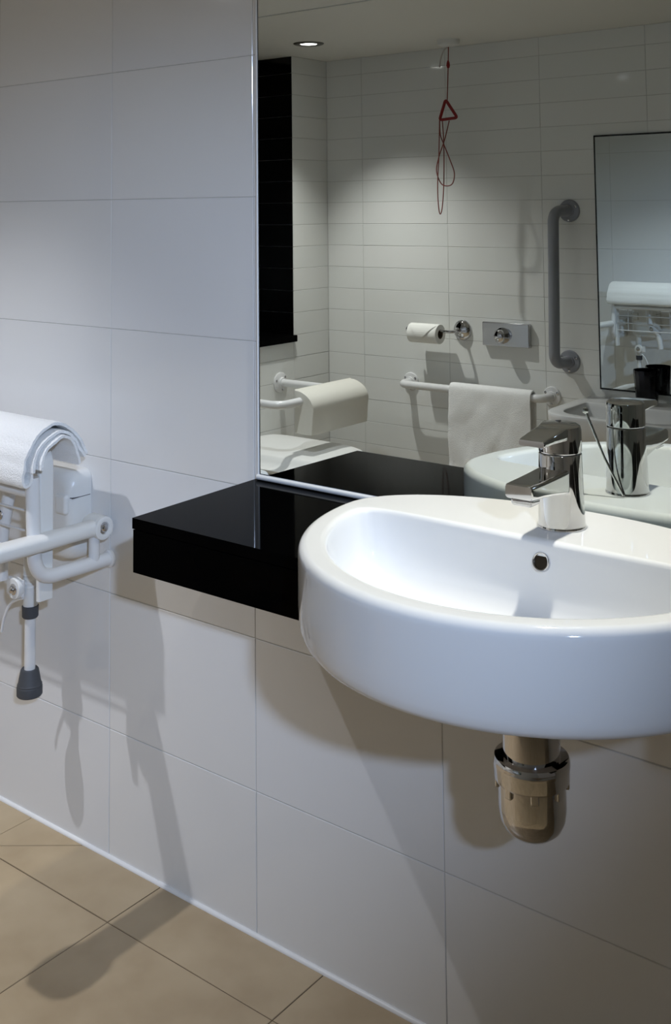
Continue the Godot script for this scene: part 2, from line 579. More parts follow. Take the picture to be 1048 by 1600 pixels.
func basin_and_tap() -> void:
	var t := thing("washbasin", "large round white ceramic basin set into the black shelf", "basin")
	var rings := []
	for s in [[0.824, 0.15, 0.0], [0.826, 0.70, 0.0], [0.828, 0.93, 0.0], [0.832, 0.965, 0.0], [0.839, 0.985, 0.0], [0.850, 0.996, 0.0], [0.870, 1.0, 0.0], [0.905, 1.0, 0.0], [0.938, 1.0, 0.0]]:
		rings.append(ring(s[0], s[1], s[2]))
	for k in 6:
		var a := PI * 0.5 * k / 5.0
		rings.append(ring(0.946 + 0.014 * sin(a), 1.0, -0.014 * (1.0 - cos(a))))
	for s in [[0.9598, 0.010], [0.9588, 0.004], [0.9566, 0.0], [0.9525, -0.003]]:
		rings.append(ring(s[0], 1.0, s[1], true))
	for s in [[0.940, 0.984], [0.920, 0.974], [0.900, 0.960], [0.882, 0.938], [0.867, 0.900], [0.856, 0.840], [0.849, 0.74], [0.845, 0.58], [0.842, 0.40], [0.840, 0.20], [0.839, 0.08]]:
		rings.append(ring(s[0], s[1], 0.0, true))
	obj("bowl", Geo.new().loft(rings).mesh(50), M.ceramic, t)
	# overflow in the back of the bowl
	var ov := obj("overflow", Geo.new().lathe([[0.0, 0.0], [0.0105, 0.0], [0.0112, 0.0035], [0.0125, 0.0042], [0.0140, 0.0025], [0.0142, -0.003], [0.0, -0.003]], Vector3.ZERO, 32).mesh(), M.chrome, t, "dark overflow hole with a metal ring")
	ov.transform = Transform3D(Basis(Vector3.RIGHT, deg_to_rad(72)), V(0.7705, 0.9285, 0.2145))
	obj("hole", Geo.new().lathe([[0.0, 0.0012], [0.0105, 0.0012], [0.0105, 0.0003], [0.0, 0.0003]], Vector3.ZERO, 32).mesh(), M.brass_dark, ov)
	obj("drain", Geo.new().lathe([[0.0, 0.8495], [0.018, 0.849], [0.030, 0.8455], [0.032, 0.843], [0.032, 0.841], [0.0, 0.840]], V(BI.x, 0, BI.y), 32).mesh(), M.chrome, t)
	make_tap("mixer_tap", "chrome single-lever mixer tap standing on the large white basin", V(0.762, 0.960, 0.130), 0.0, true)
	# bottle trap
	var b := thing("bottle_trap", "chrome bottle trap hanging under the white basin", "trap", V(0.766, 0.556, 0.25))
	obj("cup", Geo.new().lathe([[0.0, 0.0], [0.020, 0.0006], [0.032, 0.004], [0.041, 0.012], [0.0465, 0.024], [0.0485, 0.040], [0.0485, 0.088], [0.047, 0.090], [0.0, 0.090]], Vector3.ZERO, 48).mesh(), M.chrome, b)
	var nut := Geo.new().lathe([[0.045, 0.077], [0.0525, 0.077], [0.0540, 0.080], [0.0545, 0.096], [0.0552, 0.0985], [0.0552, 0.1015], [0.0545, 0.104], [0.0548, 0.106], [0.0530, 0.110], [0.044, 0.111]], Vector3.ZERO, 48)
	obj("nut", nut.mesh(), M.chrome, b)
	for k in 8:
		var a := TAU * (k + 0.28) / 8
		var lug := obj("lug", Geo.new().box(Vector3.ZERO, V(0.006, 0.026, 0.012), 0.0025, 2).mesh(), M.chrome, b)
		lug.transform = Transform3D(Basis(Vector3.UP, -a), V(cos(a) * 0.0500, 0.078, sin(a) * 0.0500))
	obj("body", Geo.new().lathe([[0.0, 0.085], [0.0415, 0.085], [0.0415, 0.166], [0.038, 0.174], [0.020, 0.178], [0.020, 0.266], [0.0, 0.266]], Vector3.ZERO, 48).mesh(), M.chrome, b)
	obj("outlet_pipe", Geo.new().tube([V(0, 0.145, -0.035), V(0, 0.145, -0.235)], 0.018, 20).mesh(), M.chrome, b)
	var fl := obj("wall_flange", Geo.new().lathe([[0.018, 0.0], [0.034, 0.002], [0.034, 0.005], [0.026, 0.010], [0.018, 0.012]], Vector3.ZERO, 32).mesh(), M.chrome, b)
	fl.transform = Transform3D(Basis(Vector3.RIGHT, PI / 2), V(0, 0.145, -0.249))

func rect_ring(c: Vector3, u: Vector3, v: Vector3, w: float, h: float, r: float) -> PackedVector3Array:
	var out := PackedVector3Array()
	for q in 4:
		var sx := [1, -1, -1, 1][q] as int
		var sy := [1, 1, -1, -1][q] as int
		for k in 5:
			var a := PI * 0.5 * (q + k / 4.0)
			out.append(c + u * (sx * (w * 0.5 - r) + cos(a) * r) + v * (sy * (h * 0.5 - r) + sin(a) * r))
	return out

func make_tap(called: String, label: String, at: Vector3, turn: float, rod: bool, sc := 1.0) -> void:
	var t := thing(called, label, "tap", at, turn)
	t.scale = V(sc, sc, sc)
	obj("body", Geo.new().lathe([[0.0, 0.0], [0.0375, 0.0], [0.0375, 0.003], [0.0362, 0.005], [0.0352, 0.030], [0.0340, 0.070], [0.0333, 0.1105], [0.0322, 0.1120], [0.0, 0.1120]], Vector3.ZERO, 56).mesh(), M.bright_chrome, t)
	obj("collar", Geo.new().lathe([[0.0, 0.1115], [0.0318, 0.1115], [0.0318, 0.1138], [0.0, 0.1138]], Vector3.ZERO, 48).mesh(), M.dark, t)
	# lever: cap and blade
	var cap := obj("lever_cap", Geo.new().lathe([[0.0, 0.1135], [0.0322, 0.1135], [0.0334, 0.1150], [0.0334, 0.1475], [0.0318, 0.1530], [0.0270, 0.1560], [0.0, 0.1570]], Vector3.ZERO, 56).mesh(), M.bright_chrome, t)
	var rings := []
	for s in [[-0.010, 0.1440, 0.050, 0.022, 0.006], [0.030, 0.1445, 0.050, 0.019, 0.005], [0.062, 0.1432, 0.047, 0.0135, 0.004], [0.088, 0.1408, 0.044, 0.0115, 0.004], [0.092, 0.1402, 0.042, 0.0085, 0.003]]:
		rings.append(rect_ring(V(0, s[1], s[0]), Vector3.RIGHT, Vector3.UP, s[2], s[3], s[4]))
	obj("lever", Geo.new().loft(rings).mesh(45), M.bright_chrome, cap)
	# spout
	rings = []
	for s in [[0.0, 0.072, 0.052, 0.046, 0.006], [0.030, 0.0735, 0.051, 0.036, 0.006], [0.065, 0.0755, 0.050, 0.028, 0.005], [0.100, 0.0770, 0.048, 0.0235, 0.005], [0.131, 0.0778, 0.046, 0.0215, 0.005], [0.1345, 0.0778, 0.043, 0.0185, 0.004]]:
		rings.append(rect_ring(V(0, s[1], s[0]), Vector3.RIGHT, Vector3.UP, s[2], s[3], s[4]))
	var sp := obj("spout", Geo.new().loft(rings).mesh(45), M.bright_chrome, t)
	obj("aerator", Geo.new().box(V(0, 0.0625, 0.113), V(0.034, 0.012, 0.030), 0.004, 2).mesh(), M.chrome, sp)
	if rod:
		var rd := obj("pop_up_rod", Geo.new().tube([V(0.010, 0.004, -0.041), V(-0.020, 0.064, -0.046), V(-0.050, 0.138, -0.050)], 0.0022, 10).mesh(), M.bright_chrome, t, "thin chrome pop-up rod with a ball knob")
		obj("knob", Geo.new().lathe([[0.0, -0.006], [0.0042, -0.0042], [0.006, 0.0], [0.0042, 0.0042], [0.0, 0.006]], V(-0.051, 0.141, -0.050), 20).mesh(80), M.bright_chrome, rd)

# ----------------------------------------------------------------- folded shower seat
func bolt(parent: Node, at: Vector3, turn: Basis) -> void:
	var w := obj("bolt", Geo.new().lathe([[0.0, 0.0], [0.0125, 0.0], [0.0125, 0.002], [0.009, 0.003], [0.0085, 0.006], [0.006, 0.009], [0.0, 0.010]], Vector3.ZERO, 20).mesh(), M.chrome, parent)
	w.transform = Transform3D(turn, at)

func shower_seat() -> void:
	var xc := -0.865
	var t := thing("shower_seat", "white fold-up shower seat with armrests, folded against the tiled wall", "shower seat", V(xc, 0.0, 0.0))
	var to_x := Basis(Vector3.FORWARD, PI / 2)          # local y -> +x
	var to_z := Basis(Vector3.RIGHT, PI / 2)            # local y -> +z
	for s in [1.0, -1.0]:
		var sx: float = s
		# wall bracket: moulded housing
		var rings := []
		for q in [[0.0005, 0.165, 0.204, 0.024], [0.034, 0.165, 0.204, 0.030], [0.049, 0.158, 0.197, 0.036], [0.058, 0.142, 0.181, 0.036], [0.062, 0.116, 0.155, 0.030]]:
			rings.append(rect_ring(V(sx * 0.266, 0.748, q[0]), Vector3.RIGHT, Vector3.UP, q[1], q[2], q[3]))
		var hb := obj("wall_housing", Geo.new().loft(rings).mesh(50), M.white_plastic, t)
		obj("housing_seam", Geo.new().box(V(sx * 0.266, 0.792, 0.030), V(0.1658, 0.0016, 0.052), 0.0004, 1).mesh(), M.grey_rubber, hb)
		obj("seam_clip", Geo.new().box(V(sx * 0.318, 0.776, 0.060), V(0.040, 0.046, 0.018), 0.008, 3).mesh(), M.white_plastic, hb)
		# bent frame tube: out of the wall, then up
		obj("frame_tube", Geo.new().tube(fillet([V(sx * 0.415, 0.657, 0.001), V(sx * 0.405, 0.657, 0.200), V(sx * 0.392, 0.874, 0.200)], 0.055, 10), 0.0155, 18).mesh(), M.white_metal, t)
		obj("wall_foot", Geo.new().lathe([[0.0, 0.0005], [0.020, 0.0005], [0.020, 0.006], [0.0165, 0.009], [0.0, 0.009]], Vector3.ZERO, 24).moved(Transform3D(to_z, V(sx * 0.415, 0.657, 0.0))).mesh(), M.white_metal, t)
		# armrest with its pivot
		obj("pivot_post", Geo.new().tube([V(sx * 0.414, 0.657, 0.046), V(sx * 0.414, 0.735, 0.046)], 0.0125, 16).mesh(), M.white_metal, t)
		var arm_rings := []
		for q in [[0.018, 0.036, 0.040], [0.060, 0.040, 0.036], [0.105, 0.046, 0.034], [0.20, 0.052, 0.036], [0.31, 0.054, 0.037], [0.44, 0.056, 0.037], [0.455, 0.078, 0.036], [0.49, 0.086, 0.035], [0.518, 0.074, 0.033], [0.530, 0.050, 0.026]]:
			var el := PackedVector3Array()
			for k in 24:
				var a := TAU * k / 24.0
				var ca := cos(a)
				var sa := sin(a)
				el.append(V(sx * 0.415 + signf(ca) * pow(absf(ca), 0.8) * q[1] * 0.5, 0.735 + 0.008 * q[0] / 0.46 + signf(sa) * pow(absf(sa), 0.8) * q[2] * 0.5, q[0]))
			arm_rings.append(el)
		var arm := obj("armrest", Geo.new().loft(arm_rings).mesh(60), M.white_plastic, t)
		obj("pivot_boss", Geo.new().lathe([[0.0, -0.024], [0.025, -0.024], [0.0265, -0.020], [0.0265, 0.017], [0.0250, 0.019], [0.0250, 0.0205], [0.0262, 0.0215], [0.0255, 0.027], [0.021, 0.029], [0.014, 0.0275], [0.013, 0.0235], [0.0, 0.0235]], Vector3.ZERO, 36).moved(Transform3D(to_x if sx > 0 else to_x * Basis(Vector3.RIGHT, PI), V(sx * 0.408, 0.735, 0.034))).mesh(), M.white_plastic, arm)
		bolt(arm, V(sx * 0.4315, 0.735, 0.034), to_x if sx > 0 else to_x * Basis(Vector3.RIGHT, PI))
		# leg, folded down in front of the seat
		var lx := 0.2545 if sx > 0 else -0.285
		var leg := obj("leg", Geo.new().lathe([[0.0, 0.385], [0.0125, 0.385], [0.0125, 0.545], [0.0, 0.545]], V(lx, 0, 0.100), 24).mesh(), M.white_metal, t)
		obj("sleeve", Geo.new().lathe([[0.0, 0.536], [0.0165, 0.536], [0.0165, 0.588], [0.0175, 0.590], [0.0165, 0.592], [0.0165, 0.597], [0.0175, 0.599], [0.0165, 0.601], [0.0165, 0.606], [0.0175, 0.608], [0.0165, 0.610], [0.0165, 0.615], [0.0175, 0.617], [0.0165, 0.619], [0.0165, 0.670], [0.0, 0.670]], V(lx, 0, 0.100), 24).mesh(), M.white_plastic, leg)
		obj("collar", Geo.new().lathe([[0.0, 0.520], [0.0165, 0.520], [0.0185, 0.523], [0.0190, 0.546], [0.0165, 0.547], [0.0, 0.547]], V(lx, 0, 0.100), 24).mesh(), M.grey_rubber, leg, "grey plastic collar")
		obj("rubber_foot", Geo.new().lathe([[0.0, 0.346], [0.0270, 0.346], [0.0290, 0.3485], [0.0290, 0.3660], [0.0276, 0.3685], [0.0282, 0.3710], [0.0262, 0.3740], [0.0205, 0.4035], [0.0178, 0.4070], [0.0140, 0.4055], [0.0, 0.400]], V(lx, 0, 0.100), 28).mesh(), M.grey_rubber, leg, "dark grey rubber foot")
		# brace tube and link plate
		var br := [V(0.262, 0.905, 0.148), V(0.257, 0.862, 0.150), V(0.232, 0.78, 0.150), V(0.214, 0.70, 0.150), V(0.214, 0.61, 0.150)] if sx > 0 else [V(-0.200, 0.905, 0.150), V(-0.200, 0.80, 0.150), V(-0.186, 0.735, 0.150), V(-0.140, 0.675, 0.150), V(-0.128, 0.60, 0.150)]
		obj("brace_tube", Geo.new().tube(curve(br, 6), 0.0150, 16).mesh(), M.white_metal, t)
		bolt(t, (br[2] as Vector3) + V(-0.008 * sx, -0.02, 0.0145), to_z)
		var px := (lx - 0.008) if sx > 0 else (lx + 0.008)
		obj("link_plate", Geo.new().box(V(px - 0.012 * sx, 0.591, 0.126), V(0.060, 0.040, 0.010), 0.004, 2).mesh(), M.white_metal, t)
		obj("link_boss", Geo.new().lathe([[0.0, 0.0], [0.023, 0.0], [0.024, 0.003], [0.024, 0.012], [0.022, 0.015], [0.0, 0.015]], Vector3.ZERO, 28).moved(Transform3D(to_z, V(px - 0.004 * sx, 0.591, 0.124))).mesh(), M.white_plastic, t)
		bolt(t, V(px - 0.002 * sx, 0.591, 0.139), to_z)
		obj("latch_wire", Geo.new().tube(curve([V(px + 0.012 * sx, 0.570, 0.124), V(px - 0.028 * sx, 0.552, 0.126), V(px - 0.052 * sx, 0.515, 0.128), V(px - 0.062 * sx, 0.480, 0.128)], 6), 0.0032, 8).mesh(), M.white_metal, t)
	# cross tube
	obj("cross_tube", Geo.new().tube([V(-0.395, 0.842, 0.200), V(0.395, 0.842, 0.200)], 0.0125, 16).mesh(), M.white_metal, t)
	# upturned seat: moulded rim and wire deck
	var loop := fillet([V(0.392, 0.606, 0.165), V(0.392, 0.935, 0.165), V(-0.392, 0.935, 0.165), V(-0.392, 0.606, 0.165)], 0.05, 6)
	var rim := Geo.new()
	var rr := []
	for i in loop.size():
		var d: Vector3 = ((loop[mini(i + 1, loop.size() - 1)] as Vector3) - (loop[maxi(i - 1, 0)] as Vector3)).normalized()
		rr.append(rect_ring(loop[i], d.cross(Vector3.BACK), Vector3.BACK, 0.014, 0.038, 0.005))
	rim.loft(rr)
	var st := obj("seat_frame", rim.mesh(45), M.white_plastic, t)
	for k in 5: obj("wire", Geo.new().tube([V(-0.388, 0.700 + 0.044 * k, 0.172), V(0.388, 0.700 + 0.044 * k, 0.172)], 0.0028, 8).mesh(), M.white_metal, st)
	for k in 5: obj("wire", Geo.new().tube([V(-0.32 + 0.13 * k, 0.696, 0.167), V(-0.32 + 0.13 * k, 0.930, 0.167)], 0.0028, 8).mesh(), M.white_metal, st)
	# white towel folded over the top of the seat
	var tw := thing("bath_towel", "thick white folded towel draped over the folded shower seat", "towel", V(xc, 0.0, 0.0))
	towel_layer(tw, "outer_fold", [Vector2(0.224, 0.912), Vector2(0.221, 0.885), Vector2(0.226, 0.868), Vector2(0.238, 0.866), Vector2(0.243, 0.884), Vector2(0.236, 0.922), Vector2(0.218, 0.956), Vector2(0.190, 0.978), Vector2(0.155, 0.986), Vector2(0.126, 0.974), Vector2(0.104, 0.956), Vector2(0.085, 0.928), Vector2(0.074, 0.906)], 0.0048, -0.418, 0.420)
	towel_layer(tw, "middle_fold", [Vector2(0.225, 0.893), Vector2(0.222, 0.918), Vector2(0.206, 0.946), Vector2(0.178, 0.963), Vector2(0.155, 0.970), Vector2(0.130, 0.962), Vector2(0.112, 0.945), Vector2(0.100, 0.922), Vector2(0.088, 0.905)], 0.0046, -0.422, 0.431)
	towel_layer(tw, "inner_fold", [Vector2(0.212, 0.898), Vector2(0.208, 0.918), Vector2(0.194, 0.940), Vector2(0.172, 0.953), Vector2(0.154, 0.959), Vector2(0.136, 0.953), Vector2(0.123, 0.938), Vector2(0.116, 0.918), Vector2(0.108, 0.893)], 0.0044, -0.414, 0.440)

func towel_layer(parent: Node3D, called: String, prof: Array, th: float, x0: float, x1: float) -> void:
	var pts := []
	for p in prof: pts.append(V(0, p.y, p.x))
	pts = curve(pts, 5)
	var fn := FastNoiseLite.new()
	fn.seed = called.length() * 13
	fn.frequency = 3.0
	var rings := []
	var nx := 46
	for i in nx + 1:
		var x := lerpf(x0, x1, float(i) / nx)
		var end := minf(float(i), float(nx - i))
		var hem := 1.0 + (0.16 * sin(i * 2.1) if end < 3 else 0.0)
		var lo := PackedVector3Array()
		var hi := PackedVector3Array()
		for j in pts.size():
			var d: Vector3 = (pts[mini(j + 1, pts.size() - 1)] - pts[maxi(j - 1, 0)]).normalized()
			var nrm := Vector3.RIGHT.cross(d)
			var w := fn.get_noise_3d(x * 1.2, pts[j].y * 5.0, pts[j].z * 5.0) * 0.0022
			var c: Vector3 = pts[j] + nrm * w + V(x + 0.004 * fn.get_noise_2d(pts[j].y * 9.0, pts[j].z * 9.0) * (1.0 if end < 2 else 0.0), 0, 0)
			var k := th * hem * (1.0 + 0.10 * sin(j * 2.4) * (1.0 if end < 3 else 0.0))
			if i == 0 or i == nx: k *= 0.6
			if called == "outer_fold" and (j == 24 or j == 29): k *= 0.62
			lo.append(c - nrm * k)
			hi.append(c + nrm * k)
		hi.reverse()
		lo.append_array(hi)
		rings.append(lo)
	var g := Geo.new().loft(rings, false, false)
	for q in [0, nx]:
		var r: PackedVector3Array = rings[q]
		var h := r.size() / 2
		for j in h - 1: g.quad(r[j], r[j + 1], r[r.size() - 2 - j], r[r.size() - 1 - j])
	obj(called, g.mesh(60), M.towel, parent)

# ----------------------------------------------------------------- rails, roll, plate, towel on the back wall (seen in the mirror)
func flange(parent: Node, at: Vector3, turn: Basis, r: float, m: Material) -> void:
	var w := obj("flange", Geo.new().lathe([[0.0, 0.0], [r, 0.0], [r, 0.005], [r * 0.93, 0.009], [r * 0.55, 0.011], [r * 0.50, 0.016], [0.0, 0.016]], Vector3.ZERO, 36).mesh(), m, parent)
	w.transform = Transform3D(turn, at)
	for k in 3:
		var a := TAU * (k + 0.25) / 3
		obj("screw", Geo.new().lathe([[0.0, 0.008], [0.0055, 0.008], [0.0055, 0.0108], [0.003, 0.0122], [0.0, 0.0122]], V(cos(a) * r * 0.76, 0, sin(a) * r * 0.76), 12).mesh(), M.chrome, w)

func back_wall_fittings() -> void:
	var out := Basis(Vector3.RIGHT, -PI / 2)          # local y -> -z, out of the back wall
	var B := DEPTH
	# horizontal rail
	var r := thing("grab_rail", "white horizontal grab rail under the toilet roll, with a towel over it", "grab rail", V(0, 0, 0))
	obj("tube", Geo.new().tube(fillet([V(-1.245, 0.680, B - 0.006), V(-1.245, 0.680, B - 0.085), V(-0.552, 0.680, B - 0.085), V(-0.552, 0.680, B - 0.006)], 0.05, 8), 0.0165, 18).mesh(), M.white_metal, r)
	flange(r, V(-1.245, 0.680, B), out, 0.040, M.white_metal)
	flange(r, V(-0.552, 0.680, B), out, 0.040, M.white_metal)
	# hand towel
	var tw := thing("hand_towel", "white towel hanging over the horizontal grab rail on the back wall", "towel", V(-0.787, 0.0, 0.0))
	var prof := [V(0, 0.415, 2.346), V(0, 0.50, 2.346), V(0, 0.62, 2.343), V(0, 0.684, 2.340), V(0, 0.703, 2.330), V(0, 0.7075, 2.317), V(0, 0.703, 2.304), V(0, 0.684, 2.294), V(0, 0.62, 2.290), V(0, 0.50, 2.287), V(0, 0.366, 2.286)]
	prof = curve(prof, 4)
	var fn := FastNoiseLite.new()
	fn.seed = 3
	fn.frequency = 7.0
	var rings := []
	for i in 31:
		var x := lerpf(-0.192, 0.192, i / 30.0)
		var lo := PackedVector3Array()
		var hi := PackedVector3Array()
		for j in prof.size():
			var d: Vector3 = (prof[mini(j + 1, prof.size() - 1)] - prof[maxi(j - 1, 0)]).normalized()
			var nrm := Vector3.RIGHT.cross(d)
			var hang := clampf((0.69 - prof[j].y) / 0.15, 0.0, 1.0)
			var c: Vector3 = prof[j] + V(x, 0, 0) + nrm * (fn.get_noise_2d(x, prof[j].y) * 0.013 * hang)
			var k := 0.0042 if i > 0 and i < 30 else 0.0028
			lo.append(c - nrm * k)
			hi.append(c + nrm * k)
		hi.reverse()
		lo.append_array(hi)
		rings.append(lo)
	var g := Geo.new().loft(rings, false, false)
	for q in [0, 30]:
		var rg: PackedVector3Array = rings[q]
		for j in rg.size() / 2 - 1: g.quad(rg[j], rg[j + 1], rg[rg.size() - 2 - j], rg[rg.size() - 1 - j])
	obj("cloth", g.mesh(60), M.towel, tw)
	# vertical rail
	var v := thing("grab_rail", "thick grey vertical grab rail beside the tall wall mirror", "grab rail", Vector3.ZERO)
	obj("tube", Geo.new().tube(fillet([V(-0.456, 1.432, B - 0.006), V(-0.478, 1.432, B - 0.10), V(-0.488, 0.826, B - 0.10), V(-0.472, 0.826, B - 0.006)], 0.06, 8), 0.0225, 20).mesh(), M.grey_rail, v)
	flange(v, V(-0.455, 1.432, B), out, 0.046, M.grey_rail)
	flange(v, V(-0.470, 0.826, B), out, 0.046, M.grey_rail)
	# toilet roll holder and roll
	var h := thing("toilet_roll_holder", "chrome toilet roll holder with a round wall plate", "holder", Vector3.ZERO)
	var pl := obj("wall_plate", Geo.new().lathe([[0.0, 0.0], [0.044, 0.0], [0.044, 0.004], [0.040, 0.012], [0.028, 0.020], [0.012, 0.024], [0.0, 0.025]], Vector3.ZERO, 36).mesh(60), M.chrome, h)
	pl.transform = Transform3D(out, V(-0.972, 0.922, B))
	obj("arm", Geo.new().tube(fillet([V(-0.972, 0.922, B - 0.015), V(-0.975, 0.920, B - 0.078), V(-1.205, 0.920, B - 0.078)], 0.02, 6), 0.0065, 14).mesh(), M.chrome, h)
	obj("end_knob", Geo.new().lathe([[0.0, 0.0], [0.011, 0.0], [0.012, 0.003], [0.012, 0.007], [0.010, 0.010], [0.0, 0.010]], Vector3.ZERO, 24).moved(Transform3D(Basis(Vector3.BACK, PI / 2), V(-1.200, 0.920, B - 0.078))).mesh(), M.chrome, h)
	var roll := thing("toilet_roll", "white toilet paper roll with its end folded to a point", "toilet roll", V(-1.112, 0.907, B - 0.078))
	var turn := Transform3D(Basis(Vector3.BACK, PI / 2), Vector3.ZERO)
	var rg := Geo.new()
	var rl := []
	for p in [[0.020, 0.0745], [0.0405, 0.0745], [0.042, 0.073], [0.042, -0.073], [0.0405, -0.0745], [0.020, -0.0745], [0.020, 0.0745]]:
		var q := PackedVector3Array()
		for j in 40: q.append(V(cos(TAU * j / 40) * p[0], p[1], sin(TAU * j / 40) * p[0]))
		rl.append(q)
	rg.loft(rl, false, false)
	rg.moved(turn)
	obj("paper", rg.mesh(), M.paper, roll)
	var core := Geo.new()
	rl = []
	for p in [[0.0185, 0.0743], [0.0199, 0.0743], [0.0199, -0.0743], [0.0185, -0.0743], [0.0185, 0.0743]]:
		var q := PackedVector3Array()
		for j in 32: q.append(V(cos(TAU * j / 32) * p[0], p[1], sin(TAU * j / 32) * p[0]))
		rl.append(q)
	core.loft(rl, false, false)
	core.moved(turn)
	obj("core", core.mesh(), mat(Color(0.42, 0.37, 0.31), 0.9), roll)
	var fp := []
	for k in 9:
		var a := deg_to_rad(122.0 + 11.5 * k)
		var w := 0.072 * (1.0 - k / 8.0) + 0.001
		fp.append([V(-w - 0.002, sin(a) * 0.0428, -0.0428 * -cos(a)), V(w - 0.002, sin(a) * 0.0428, -0.0428 * -cos(a))])
	var fg := Geo.new()
	for k in fp.size() - 1:
		var o := V(0, 0, 0)
		for e in [0.0, 1.0]:
			var sc: float = 1.0 + 0.03 * e + 0.012 * k
			var m := V(1, sc, sc)
			fg.quad(fp[k][0] * m, fp[k][1] * m, fp[k + 1][1] * m, fp[k + 1][0] * m)
	obj("folded_end", fg.mesh(60), M.paper, roll)
	# flush plate
	var fpz := thing("flush_plate", "rectangular chrome wall plate with a round knob", "wall plate", V(-0.752, 0.917, B))
	obj("plate", Geo.new().box(V(0, 0, -0.0115), V(0.222, 0.099, 0.0225), 0.004, 2).mesh(), M.chrome, fpz)
	var kn := obj("knob", Geo.new().lathe([[0.0, 0.0], [0.033, 0.0], [0.033, 0.006], [0.029, 0.010], [0.0275, 0.030], [0.024, 0.037], [0.014, 0.041], [0.0, 0.042]], Vector3.ZERO, 36).mesh(50), M.chrome, fpz)
	kn.transform = Transform3D(out, V(-0.012, -0.004, -0.0225))
	# tall mirror
	var mm := thing("wall_mirror", "tall dark-edged mirror above the small hand basin", "mirror", V(0.20, 0.729, B))
	obj("backing", Geo.new().box(V(0, 0.502, -0.0035), V(1.08, 1.004, 0.0065), 0.0006, 1).mesh(), M.edge, mm, "dark mirror edge")
	obj("glass", Geo.new().box(V(0, 0.502, -0.0070), V(1.066, 0.990, 0.0012), 0.0001, 1).mesh(), M.silver, mm)

# ----------------------------------------------------------------- toilet with back rest
func toilet_corner() -> void:
	var to_x := Basis(Vector3.FORWARD, PI / 2)
	var zc := 1.80
	var t := thing("toilet", "white toilet with closed lid below the padded back rest", "toilet", V(LEFT, 0, zc))
	var lid_out := func(x0: float, x1: float, hw: float, y: float, n := 48) -> PackedVector3Array:
		# straight sides, rounded front (towards +x)
		var out := PackedVector3Array()
		for i in n:
			var a := TAU * i / n
			var ca := cos(a)
			var sa := sin(a)
			var xm := (x0 + x1) * 0.5
			var ex := 0.30 if ca < 0 else 0.72
			out.append(V(xm + signf(ca) * pow(absf(ca), ex) * (x1 - x0) * 0.5, y, signf(sa) * pow(absf(sa), 0.62 if ca > 0 else 0.30) * hw))
		return out
	var pan := []
	for q in [[0.06, 0.50, 0.115, 0.0005], [0.06, 0.50, 0.112, 0.06], [0.05, 0.52, 0.120, 0.18], [0.03, 0.58, 0.160, 0.30], [0.02, 0.60, 0.185, 0.38], [0.02, 0.605, 0.190, 0.405], [0.03, 0.595, 0.180, 0.410]]:
		pan.append(lid_out.call(q[0], q[1], q[2], q[3]))
	obj("pan", Geo.new().loft(pan).mesh(50), M.ceramic, t)
	var seat := []
	for q in [[0.03, 0.600, 0.190, 0.4105], [0.02, 0.612, 0.202, 0.413], [0.02, 0.612, 0.202, 0.425], [0.03, 0.605, 0.195, 0.4295]]:
		seat.append(lid_out.call(q[0], q[1], q[2], q[3]))
	obj("seat", Geo.new().loft(seat).mesh(50), M.white_plastic, t)
	var lid := []
	for q in [[0.02, 0.640, 0.222, 0.430], [0.01, 0.648, 0.230, 0.4315], [0.01, 0.648, 0.230, 0.4345], [0.014, 0.634, 0.214, 0.4375], [0.018, 0.612, 0.194, 0.446], [0.020, 0.600, 0.184, 0.458], [0.024, 0.590, 0.174, 0.470], [0.034, 0.575, 0.162, 0.476], [0.06, 0.53, 0.125, 0.4785], [0.15, 0.40, 0.05, 0.479]]:
		lid.append(lid_out.call(q[0], q[1], q[2], q[3]))
	obj("lid", Geo.new().loft(lid).mesh(50), M.white_plastic, t)
	# back rest on its rail
	var b := thing("padded_back_support", "padded white back rest on a bent white rail above the toilet", "back rest", V(LEFT, 0.68, 0))
	for zz in [2.05, 1.60]:
		obj("rail", Geo.new().tube(fillet([V(0.004, 0.0, zz), V(0.392, 0.0, zz), V(0.392, 0.0, 1.825)], 0.06, 8), 0.0165, 18).mesh(), M.white_metal, b)
		var fl := obj("flange", Geo.new().lathe([[0.0, 0.0], [0.044, 0.0], [0.044, 0.005], [0.040, 0.009], [0.024, 0.011], [0.021, 0.020], [0.0, 0.020]], Vector3.ZERO, 36).mesh(), M.white_metal, b)
		fl.transform = Transform3D(to_x, V(0, 0, zz))
		for k in 3:
			var a := TAU * (k + 0.1) / 3
			obj("screw", Geo.new().lathe([[0.0, 0.008], [0.006, 0.008], [0.006, 0.011], [0.003, 0.0125], [0.0, 0.0125]], V(cos(a) * 0.033, 0, sin(a) * 0.033), 12).mesh(), M.chrome, fl)
	var pr := [Vector2(0.372, -0.128), Vector2(0.410, -0.130), Vector2(0.446, -0.128), Vector2(0.451, -0.122), Vector2(0.456, -0.06), Vector2(0.460, -0.028), Vector2(0.456, -0.006), Vector2(0.440, 0.016), Vector2(0.415, 0.032), Vector2(0.390, 0.041), Vector2(0.368, 0.043), Vector2(0.362, 0.039), Vector2(0.361, -0.04), Vector2(0.361, -0.122)]
	var pts := []
	for p in pr: pts.append(V(p.x, p.y, 0))
	pts.append(pts[0])
	pts = curve(pts, 4)
	pts.remove_at(pts.size() - 1)
	var rings := []
	for q in [[1.7235, 0.955], [1.7245, 0.985], [1.728, 1.0], [2.090, 1.0], [2.0935, 0.985], [2.0945, 0.955]]:
		var rr := PackedVector3Array()
		for p in pts: rr.append(V(0.408 + (p.x - 0.408) * q[1], -0.042 + (p.y + 0.042) * q[1], q[0]))
		rings.append(rr)
	obj("pad", Geo.new().loft(rings).mesh(50), M.pad, b, "cream padded cushion")

